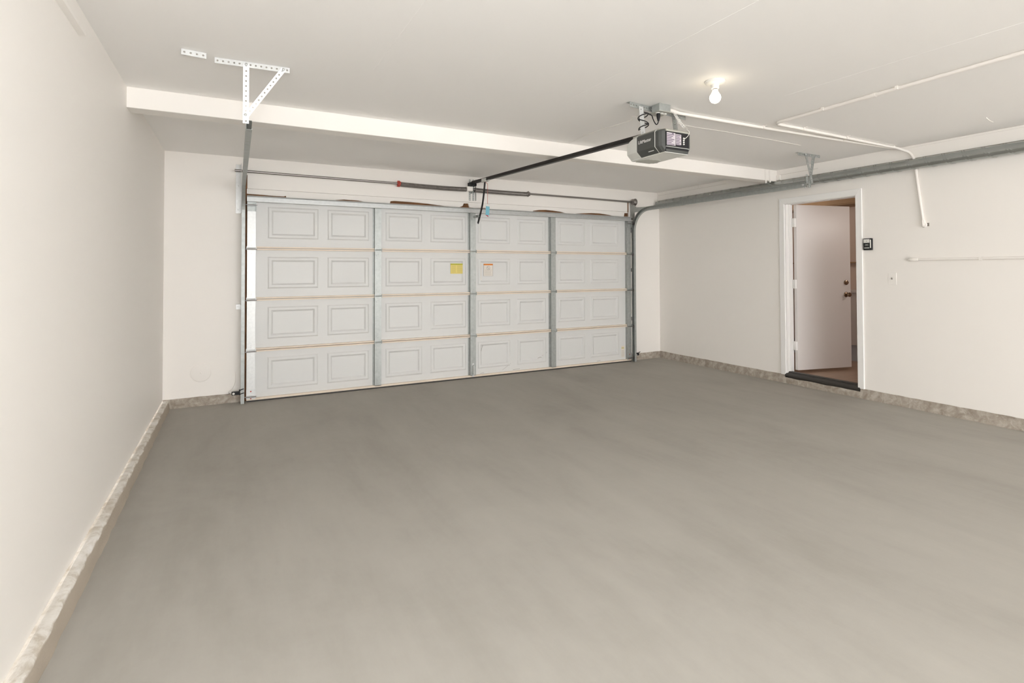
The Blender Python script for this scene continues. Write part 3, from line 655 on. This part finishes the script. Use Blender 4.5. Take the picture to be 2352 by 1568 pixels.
# reading direction runs from the door side to the rear (-y), facing -x
RL = Matrix(((0, 0, -1), (-1, 0, 0), (0, 1, 0))).to_4x4()
text_obj('LiftMaster', 0.031, (CX-0.1385, -3.193, 2.142), RL, LOGO, 'lettering', OP, bold=0.0)
sl = MB()
for i in range(9): y = -3.278-i*0.0058; sl.obox((CX-0.1215, y, ZK-0.0160), (0.0003, 0, 0.0002), (0, 0.0021, 0), (-0.0016, 0, 0.0018))
sl.build('small_lettering', LOGO, OP)
# rail
RP0, RP1 = Vector((CX, -3.10, 2.236)), Vector((2.425, -0.02, 2.362))
rl = MB().bar(RP0, RP1, 0.020, 0.030).bar(RP0+Vector((0, 0, 0.014)), RP1+Vector((0, 0, 0.014)), 0.032, 0.004).bar(RP0-Vector((0, 0, 0.015)), RP1-Vector((0, 0, 0.015)), 0.034, 0.004)
RAIL = rl.build('rail', BLKMETAL, OP)
bt = MB(); n = 90
for i in range(n):
    p = RP0+(RP1-RP0)*(0.06+0.40*i/n); bt.obox(p+Vector((-0.011, 0, 0.010)), (0.003, 0, 0), (0, 0.0045, 0), (0, 0, 0.005))
bt.build('belt', RUB, OP)
# header clevis
hc = MB().box(CX-0.028, CX+0.045, -0.04, YB-0.015, 2.325, 2.345).box(CX-0.03, CX-0.026, -0.06, YB-0.014, 2.32, 2.365).box(CX+0.03, CX+0.034, -0.06, YB-0.014, 2.32, 2.365)
hc.cyl((CX-0.035, -0.03, 2.35), (CX+0.040, -0.03, 2.35), 0.006).build('header_clevis', BLACK, OP)
# trolley, curved arm, door bracket
tr = MB().bar((CX, -0.44, 2.334), (CX, -0.33, 2.339), 0.046, 0.040).bar((CX, -0.50, 2.318), (CX, -0.30, 2.327), 0.020, 0.014); tr.build('trolley', LENS, OP, bevel=0.004)
arm = [(2.430, -0.37, 2.318), (2.432, -0.345, 2.26), (2.434, -0.30, 2.14), (2.436, -0.25, 2.05), (2.438, -0.20, 1.985), (2.440, -0.14, 1.935), (2.442, -0.09, 1.90), (2.442, -0.06, 1.885)]
am = smoothpath([(2.430, -0.37, 2.318), (2.440, -0.32, 2.20), (2.449, -0.26, 2.08), (2.455, -0.19, 1.98), (2.458, -0.13, 1.90), (2.459, -0.10, 1.865)], 5)
AM = MB()
for a, b_ in zip(am[:-1], am[1:]): AM.bar(a, b_+(b_-a)*0.1, 0.010, 0.026, (0, 1, 0))
AM.build('arm', BLACK, OP)
ab = MB().box(2.412, 2.464, -0.008, -0.001, 1.905, 1.985).box(2.450, 2.454, -0.16, -0.004, 1.935, 1.965).box(2.440, 2.444, -0.10, -0.004, 1.94, 1.96); bolts(ab, [(2.425, -0.008, 1.97), (2.425, -0.008, 1.92), (2.445, -0.008, 1.945)], 0.009)
ab.cyl((2.436, -0.14, 1.95), (2.462, -0.14, 1.95), 0.007, 10); ab.build('door_bracket', GALV, OP)
# release cord with its tag
RC = thing('release_cord', 'thin red release cord with a blue and white tag hanging below the opener rail', 'cord', (2.50, -0.37, 2.31))
MB().tube(smoothpath([(2.430, -0.395, 2.312), (2.45, -0.385, 2.300), (2.462, -0.375, 2.29), (2.464, -0.37, 2.20), (2.462, -0.37, 2.08), (2.462, -0.372, 2.055)], 5), 0.0025, 8).build('cord', REDC, RC)
tg = Vector((2.462, -0.374, 2.0)); tx, tz = Vector((1, 0.25, -0.05)).normalized(), Vector((0.06, 0.02, 1)).normalized()
MB().obox(tg-tz*0.012, tx*0.027, Vector((0.2, -1, 0)).normalized()*0.0008, tz*0.052).build('tag', BLUET, RC)
tw = MB().obox(tg+tz*0.052, tx*0.029, Vector((0.2, -1, 0)).normalized()*0.0009, tz*0.013); tag(tw.build('tag_top', WHITEP, RC), 'white upper strip of the tag')
MB().obox(tg+tz*0.066, tx*0.030, Vector((0.2, -1, 0)).normalized()*0.001, tz*0.0015).build('tag_edge', TOE, RC)
rt = MB().tube([tg-tz*0.066-tx*0.022, tg-tz*0.070, tg-tz*0.078+tx*0.014], [0.003, 0.006, 0.004], 8); tag(rt.build('handle_knot', mat('crimson', (0.45, 0.01, 0.06), 0.5), RC), 'crimson knot under the tag')
# hanging straps of the motor
for (x, y0, y1, z0) in ((2.362, -3.135, -3.175, 2.215), (2.70, -3.10, -3.30, 2.222)):
    s = MB()
    if x < 2.5:
        s.perf((2.362, y0, ZC-0.022), (2.345, y1, z0), (1, 0, 0), 0.034, 0.0025, 0.04, 0.005).perf((2.380, y0+0.012, ZC-0.022), (2.363, y1+0.012, z0), (0, 1, 0), 0.030, 0.0025, 0.04, 0.005)
        s.box(2.33, 2.40, y1-0.02, y1+0.03, ZT+0.012, ZT+0.018); bolts(s, [(2.345, y1-0.002, z0+0.012)], 0.008)
        s.build('hanging_strap', GALVB, OP)
    else:
        s.perf((2.70, y0, ZC-0.022), (2.525, y1, z0), (1, 0, 0.5), 0.030, 0.0025, 0.04, 0.005); s.build('hanging_strap', GALV, OP)
MA = MB(); l_angle(MA, (2.265, -3.135, ZC-0.002), (2.850, -3.066, ZC-0.002), 0.034); bolts(MA, [(2.30, -3.13, ZC-0.004), (2.80, -3.09, ZC-0.004)], 0.008, 'z')
tag(MA.build('perforated_angle', GALV), 'long perforated steel angle on the ceiling above the opener motor', 'bracket')
# electrical box with the outlets, conduit leaves from it
EB = thing('electrical_box', 'square steel outlet box on the ceiling above the opener motor', 'electrical box', (2.54, -3.22, ZC))
MB().box(2.466, 2.570, -3.205, -3.128, 2.397, ZC).build('box', GALV, EB, bevel=0.003)
MB().box(2.462, 2.574, -3.209, -3.09, 2.392, 2.397).build('cover', CHASS, EB)
eo = MB()
for x in (2.488, 2.520, 2.552): eo.lathe([(0.0, 0), (0.0145, 0), (0.0145, 0.004), (0.0135, 0.005), (0, 0.005)][::1], 20, Matrix.Translation((x, -3.165, 2.392)) @ Matrix.Rotation(math.pi, 4, 'X'))
eo.build('outlet', WHITEP, EB)
PC = thing('power_cord', 'black power cord coiled round the hanging strap and plugged into the ceiling box', 'cord', (2.50, -3.2, 2.386))
MB().lathe([(0.0, 0.001), (0.013, 0.001), (0.014, -0.012), (0.012, -0.030), (0.006, -0.052), (0.0, -0.054)], 14, Matrix.Translation((2.494, -3.165, 2.387))).build('plug', BLACK, PC)
pts = [(2.494, -3.165, 2.335), (2.488, -3.165, 2.318), (2.474, -3.165, 2.308), (2.458, -3.165, 2.322), (2.440, -3.168, 2.345), (2.415, -3.185, 2.358)]
def wrap(sgn, zt, zb, turns, ph, n=26):
    out = []
    for i in range(n+1):
        t = i/n; z = zt+(zb-zt)*t; a = ph+sgn*2*math.pi*turns*t; k = (ZC-z)/0.23
        out.append((2.360-0.017*k+0.037*math.cos(a), -3.150-0.04*k+0.030*math.sin(a), z))
    return out
pts += wrap(1, 2.368, 2.256, 1.5, -0.9)+wrap(1, 2.250, 2.388, 1.75, 2.3)
MB().tube(smoothpath(pts, 3), 0.0036, 8).build('cord', BLACK, PC)
MB().tube(smoothpath([(2.40, -3.27, 2.215), (2.40, -3.29, 2.226), (2.395, -3.32, 2.225), (2.39, -3.35, 2.212)], 5), 0.0042, 8).build('cord_tail', BLACK, PC)
# white wires: coil near the motor and a run to the terminals
WC = thing('bell_wire', 'tangle of thin white bell wire coiled beside the opener motor', 'wire', (2.60, -3.24, 2.39))
pts = []
for i in range(150):
    t = i/149; a = t*2*math.pi*8.5; c0 = Vector((2.598, -3.215, 2.385)).lerp(Vector((2.575, -3.32, 2.262)), t)
    pts.append(c0+Vector((0.012*math.cos(a), 0.004*math.sin(a), 0.012*math.sin(a))))
MB().tube(pts, 0.0016, 6).build('coil', WHITEP, WC)
MB().tube(smoothpath([(2.600, -3.21, 2.39), (2.60, -3.25, 2.33), (2.59, -3.30, 2.285), (2.58, -3.35, 2.25), (2.525, -3.40, 2.222), (2.52, -3.425, 2.20), (2.50, -3.430, 2.170), (2.478, -3.422, 2.150)], 5), 0.0018, 6).build('lead', WHITEP, WC)
MB().tube(smoothpath([(2.605, -3.22, 2.36), (2.61, -3.28, 2.30), (2.60, -3.32, 2.262), (2.57, -3.36, 2.24)], 5), 0.0016, 6).build('lead', WHITEP, WC)
tag(MB().tube(smoothpath([(2.35, -3.16, 2.34), (2.46, -2.93, 2.425), (2.55, -2.80, 2.440), (2.545, -2.62, 2.443), (2.52, -2.36, 2.444), (2.545, -1.95, 2.444)], 6), 0.0022, 6).build('bell_wire', PIPEP),
    'thin white wire stapled to the ceiling from the opener motor towards the beam', 'wire')
tag(MB().tube(smoothpath([(2.62, -3.20, 2.36), (2.80, -3.00, 2.42), (2.97, -2.89, 2.442), (3.16, -2.875, 2.443), (3.46, -2.885, 2.444), (3.77, -2.878, 2.444), (4.0, -2.882, 2.444), (4.5, -2.863, 2.444)], 6), 0.0020, 6).build('bell_wire', PIPEP),
    'thin white wire crossing the ceiling from the opener motor to the right', 'wire')

# ------------------------------------------------------------ bulb
LF = thing('ceiling_lamp', 'bare lit round bulb in a white porcelain holder on the ceiling', 'lamp', (2.475, -3.681, ZC))
ML = Matrix.Translation((2.475, -3.681, ZC))
MB().lathe([(0, -0.0), (0.058, -0.0), (0.060, -0.006), (0.056, -0.013), (0.044, -0.019), (0.026, -0.024), (0.023, -0.030), (0.023, -0.046), (0.019, -0.048), (0.0, -0.048)], 40, ML).build('lamp_holder', WHITEP, LF)
MB().lathe([(0.0145, -0.046), (0.0150, -0.052), (0.0145, -0.056)], 24, ML).build('screw_base', SHAFT, LF)
MB().lathe([(0.0145, -0.052), (0.016, -0.062), (0.022, -0.074), (0.031, -0.089), (0.0335, -0.102), (0.030, -0.117), (0.021, -0.129), (0.009, -0.135), (0, -0.136)], 32, ML).build('bulb', BULB, LF)

# ------------------------------------------------------------ conduits
def conduit(name_label, runs, fittings, couplings=()):
    t = thing('conduit', name_label, 'conduit', runs[0][0]); R = 0.0115
    for rpts in runs: MB().tube(rpts, R, 14).build('pipe', PIPEP, t)
    for c_ in couplings:
        a, b_ = Vector(c_[0]), Vector(c_[1]); MB().tube([a, b_], 0.0138, 14).build('coupling', PIPEP, t)
    for fb in fittings: fb.build('strap', PIPEP, t)
    return t
zc = ZC-0.013
def cxa(y): return 3.548+(y+4.77)/1.45*0.0425
def clip(p, d):
    p = Vector(p); d = Vector(d).normalized(); s = d.cross(Vector((0, 0, 1)))
    b = MB().obox(p+Vector((0, 0, 0.002)), d*0.008, s*0.016, Vector((0, 0, 0.011))); b.obox(p+s*0.024+Vector((0, 0, 0.011)), d*0.008, s*0.012, Vector((0, 0, 0.0015))); return b
kx, ky = 3.592, -3.262
def bend(p, a, b_, rr=0.05, n=8):
    p, a, b_ = Vector(p), Vector(a).normalized(), Vector(b_).normalized(); return bez(p+a*rr, p+a*rr*.4, p+b_*rr*.4, p+b_*rr, n)
down = [(XR-0.026, -3.252, zc)]
run = [(3.535, -10.9, zc), (3.548, -4.77, zc)]+bend((kx, ky, zc), (-0.028, -1, 0), (1, 0.014, 0), 0.06)+smoothpath([(5.22, -3.240, zc), (5.31, -3.246, zc-0.002), (5.385, -3.268, zc-0.018), (5.425, -3.315, 2.385), (5.432, -3.345, 2.335), (5.440, -3.350, 2.31), (XR-0.016, -3.348, 2.27)], 6)+[(XR-0.013, -3.350, 2.19), (XR-0.013, -3.402, 1.725)]
fit = [clip((3.556, -4.32+1.0, zc), (0, 1, 0)), clip((cxa(-4.15), -4.15, zc), (0, 1, 0)), clip((cxa(-3.66), -3.66, zc), (0, 1, 0)), clip((3.95, -3.257, zc), (1, 0, 0)), clip((4.55, -3.25, zc), (1, 0, 0)), clip((5.30, -3.24, zc), (1, 0, 0))]
CA = conduit('cream conduit turning across the ceiling at right and dropping down the wall behind the duct', [run], fit[1:], [((cxa(-4.02), -4.02, zc), (cxa(-3.95), -3.95, zc))])
ef = MB().tube([(XR-0.013, -3.400, 1.745), (XR-0.013, -3.404, 1.695)], 0.018, 8).lathe([(0.022, -0.02), (0.024, 0.0), (0.018, 0.008), (0, 0.009)], 16, Matrix.Translation((XR-0.013, -3.408, 1.703)) @ Matrix.Rotation(-math.pi/2, 4, 'Y'))
ef.build('elbow_fitting', PIPEP, CA); MB().box(XR-0.006, XR, -3.443, -3.428, 1.69, 1.72).build('knockout', SCUFF, CA)
run2 = [(2.596, -3.165, 2.425), (2.72, -3.13, 2.430), (2.9, -3.120, zc), (3.57, -3.135, zc), (4.5, -3.175, zc), (5.40, -3.222, zc), (5.444, -3.225, zc)]
conduit('cream conduit running from the ceiling box above the motor to the right wall', [run2], [clip((3.62, -3.137, zc), (1, -.03, 0)), clip((4.62, -3.18, zc), (1, -.03, 0))], [((2.60, -3.164, 2.425), (2.70, -3.136, 2.430))])
run3 = [(XR-0.012, -10.9, 1.384), (XR-0.012, -3.33, 1.387)]
CH = conduit('level cream conduit low on the right wall at switch height', [run3], [MB().box(XR-0.026, XR, -3.835, -3.815, 1.372, 1.400), MB().box(XR-0.026, XR, -5.3, -5.28, 1.372, 1.400)])
lbx = MB().tube([(XR-0.016, -3.355, 1.387), (XR-0.016, -3.335, 1.387), (XR-0.016, -3.30, 1.387), (XR-0.016, -3.278, 1.387)], [0.012, 0.019, 0.019, 0.012], 14); lbx.build('conduit_body', PIPEP, CH)

# ------------------------------------------------------------ round duct with spiral seam
DU = thing('round_duct', 'long round galvanized duct with a spiral seam along the right wall', 'duct', (5.430, -4, 2.268))
rD, cxD, czD = 0.047, 5.412, 2.266; b = MB(); vs = []; fs = []; n = 32; ys = []; y = -10.9
while y < 0.03: ys.append(y); y += (0.0045 if y > -5.2 else 0.012)
pitch = 0.143
for y in ys:
    for k in range(n):
        a = 2*math.pi*k/n; ph = ((y/pitch + a/(2*math.pi)) % 1.0)*pitch
        bump = 0.0042*math.exp(-((ph-0.012)/0.0040)**2)+0.0042*math.exp(-((ph-0.030)/0.0040)**2)
        vs.append((cxD+(rD+bump)*math.cos(a), y, czD+(rD+bump)*math.sin(a)))
for i in range(len(ys)-1):
    for k in range(n): fs.append((i*n+k, i*n+(k+1) % n, (i+1)*n+(k+1) % n, (i+1)*n+k))
fs += [tuple(range(n)), tuple(range((len(ys)-1)*n, len(ys)*n))]
b.add(vs, fs, True).build('pipe', DUCTM, DU)
# painted straps on the beam carrying the duct
DS = thing('duct_hanger', 'pair of cream perforated straps on the beam end holding the duct', 'hanger', (5.28, -1.93, 2.44))
for x, zb in ((5.243, 2.285), (5.315, 2.30)):
    MB().perf((x, -1.9275, 2.444), (x+0.006, -1.9285, zb), (1, 0, 0), 0.024, 0.002, 0.022, 0.003).build('strap', PIPEP, DS)
MB().bar((5.249, -1.93, 2.288), (5.375, -1.93, 2.262), 0.02, 0.002).build('cross_strap', GALV, DS)
dc = MB(); bolts(dc, [(5.37, -1.0, 2.286)], 0.008, 'x'); dc.build('screw', GALVB, DU)

# ------------------------------------------------------------ small wall things
CT_ = thing('wall_control', 'small black door control with a white button beside the entry door casing', 'control', (XR, -2.913, 1.545))
MB().box(XR-0.022, XR, -2.953, -2.870, 1.489, 1.606).build('case', BLACK, CT_, bevel=0.004)
MB().box(XR-0.025, XR-0.021, -2.932, -2.877, 1.562, 1.598).build('button', WHITEP, CT_, bevel=0.001)
MB().box(XR-0.025, XR-0.021, -2.946, -2.937, 1.510, 1.592).build('side_button', WHITEP, CT_)
MB().box(XR-0.024, XR-0.021, -2.925, -2.885, 1.530, 1.552).build('small_button', CHAR, CT_)
MB().box(XR-0.025, XR-0.021, -2.930, -2.882, 1.507, 1.515).box(XR-0.0255, XR-0.0245, -2.917, -2.895, 1.539, 1.543).build('marking', LENS, CT_)
MB().box(XR-0.0258, XR-0.0248, -2.907, -2.902, 1.575, 1.581).build('led', BLACK, CT_)
SP = thing('switch_plate', 'painted-over square plate with a tiny toggle slot right of the entry door', 'wall plate', (XR, -3.126, 1.206))
MB().box(XR-0.005, XR, -3.163, -3.090, 1.148, 1.262).build('plate', PAINT, SP, bevel=0.002)
MB().box(XR-0.012, XR-0.004, -3.129, -3.123, 1.198, 1.216).build('toggle', SCUFF, SP)
RCV = MB().lathe([(0, 0.010), (0.080, 0.010), (0.086, 0.007), (0.088, 0.002), (0.094, 0.0015), (0.095, 0)], 48, Matrix.Translation((-0.388, YB, 0.318)) @ Matrix.Rotation(math.pi/2, 4, 'X'))
RCV.lathe([(0.008, 0.010), (0.006, 0.012), (0, 0.0125)], 12, Matrix.Translation((-0.388, YB, 0.318)) @ Matrix.Rotation(math.pi/2, 4, 'X'))
tag(RCV.build('cover_plate', PAINT), 'round painted cover plate low on the wall left of the overhead door', 'cover plate')
# wall cleat near the ceiling on the left
cl = MB().prism([(XL, 2.318), (XL+0.024, 2.322), (XL+0.028, 2.328), (XL+0.028, 2.334), (XL+0.010, 2.334), (XL+0.008, 2.378), (XL, 2.380)], YF, -3.060, 'y')
tag(cl.build('wall_cleat', PAINT), 'white painted ledge rail high on the left wall by the ceiling', 'rail')
# photo eyes
for side in (-1, 1):
    x0 = -0.060 if side < 0 else 4.935
    e = thing('safety_sensor', 'black safety sensor at the foot of the left door track' if side < 0 else 'black safety sensor at the foot of the right door track', 'sensor', (x0, -0.02, 0.1), 'safety sensors')
    if side < 0:
        MB().box(-0.125, -0.052, -0.050, -0.020, 0.092, 0.125).build('housing', BLACK, e, bevel=0.005)
        MB().lathe([(0.011, 0), (0.010, 0.004), (0, 0.005)], 14, Matrix.Translation((-0.108, -0.050, 0.108)) @ Matrix.Rotation(math.pi/2, 4, 'X')).build('lens', WHITEP, e)
        MB().tube([(-0.056, -0.045, 0.13), (-0.045, -0.052, 0.140), (-0.020, -0.052, 0.148)], 0.004, 8).tube([(-0.056, -0.045, 0.092), (-0.045, -0.052, 0.100), (-0.018, -0.052, 0.108)], 0.004, 8).box(-0.062, -0.052, -0.052, -0.02, 0.09, 0.14).build('bracket', BLACK, e)
        MB().tube(smoothpath([(-0.12, -0.03, 0.1), (-0.15, 0.045, 0.11), (-0.11, 0.055, 0.15), (-0.09, 0.070, 0.22), (-0.095, 0.070, 0.30)], 5), 0.0016, 6).build('wire', PIPEP, e)
    else:
        MB().box(4.935, 4.972, -0.050, -0.018, 0.085, 0.122).build('housing', BLACK, e, bevel=0.005)
        MB().box(4.930, 4.936, -0.05, -0.02, 0.09, 0.10).build('lens', WHITEP, e)
        MB().tube(smoothpath([(4.97, -0.03, 0.11), (5.01, 0.02, 0.104), (5.05, 0.045, 0.106), (5.08, 0.056, 0.113)], 5), 0.005, 8).build('bracket', BLACK, e)
# ceiling hook, stray wire end, wall nails
hk = MB().tube(arc((5.40, 2.405), 0.012, 0, 330, 14, 'xz', -0.775), 0.002, 8).cyl((5.40, -0.775, 2.417), (5.40, -0.775, ZC), 0.0025, 8)
tag(hk.build('ceiling_hook', PIPEP), 'tiny painted eye hook on the ceiling past the beam', 'hook')
tag(MB().tube(smoothpath([(4.924, -4.085, ZC-0.001), (4.935, -4.09, ZC-0.012), (5.0, -4.08, ZC-0.014), (5.075, -4.071, ZC-0.012)], 5), 0.003, 8).build('wire_stub', PIPEP), 'short bent painted wire end sticking from the ceiling at right', 'wire')
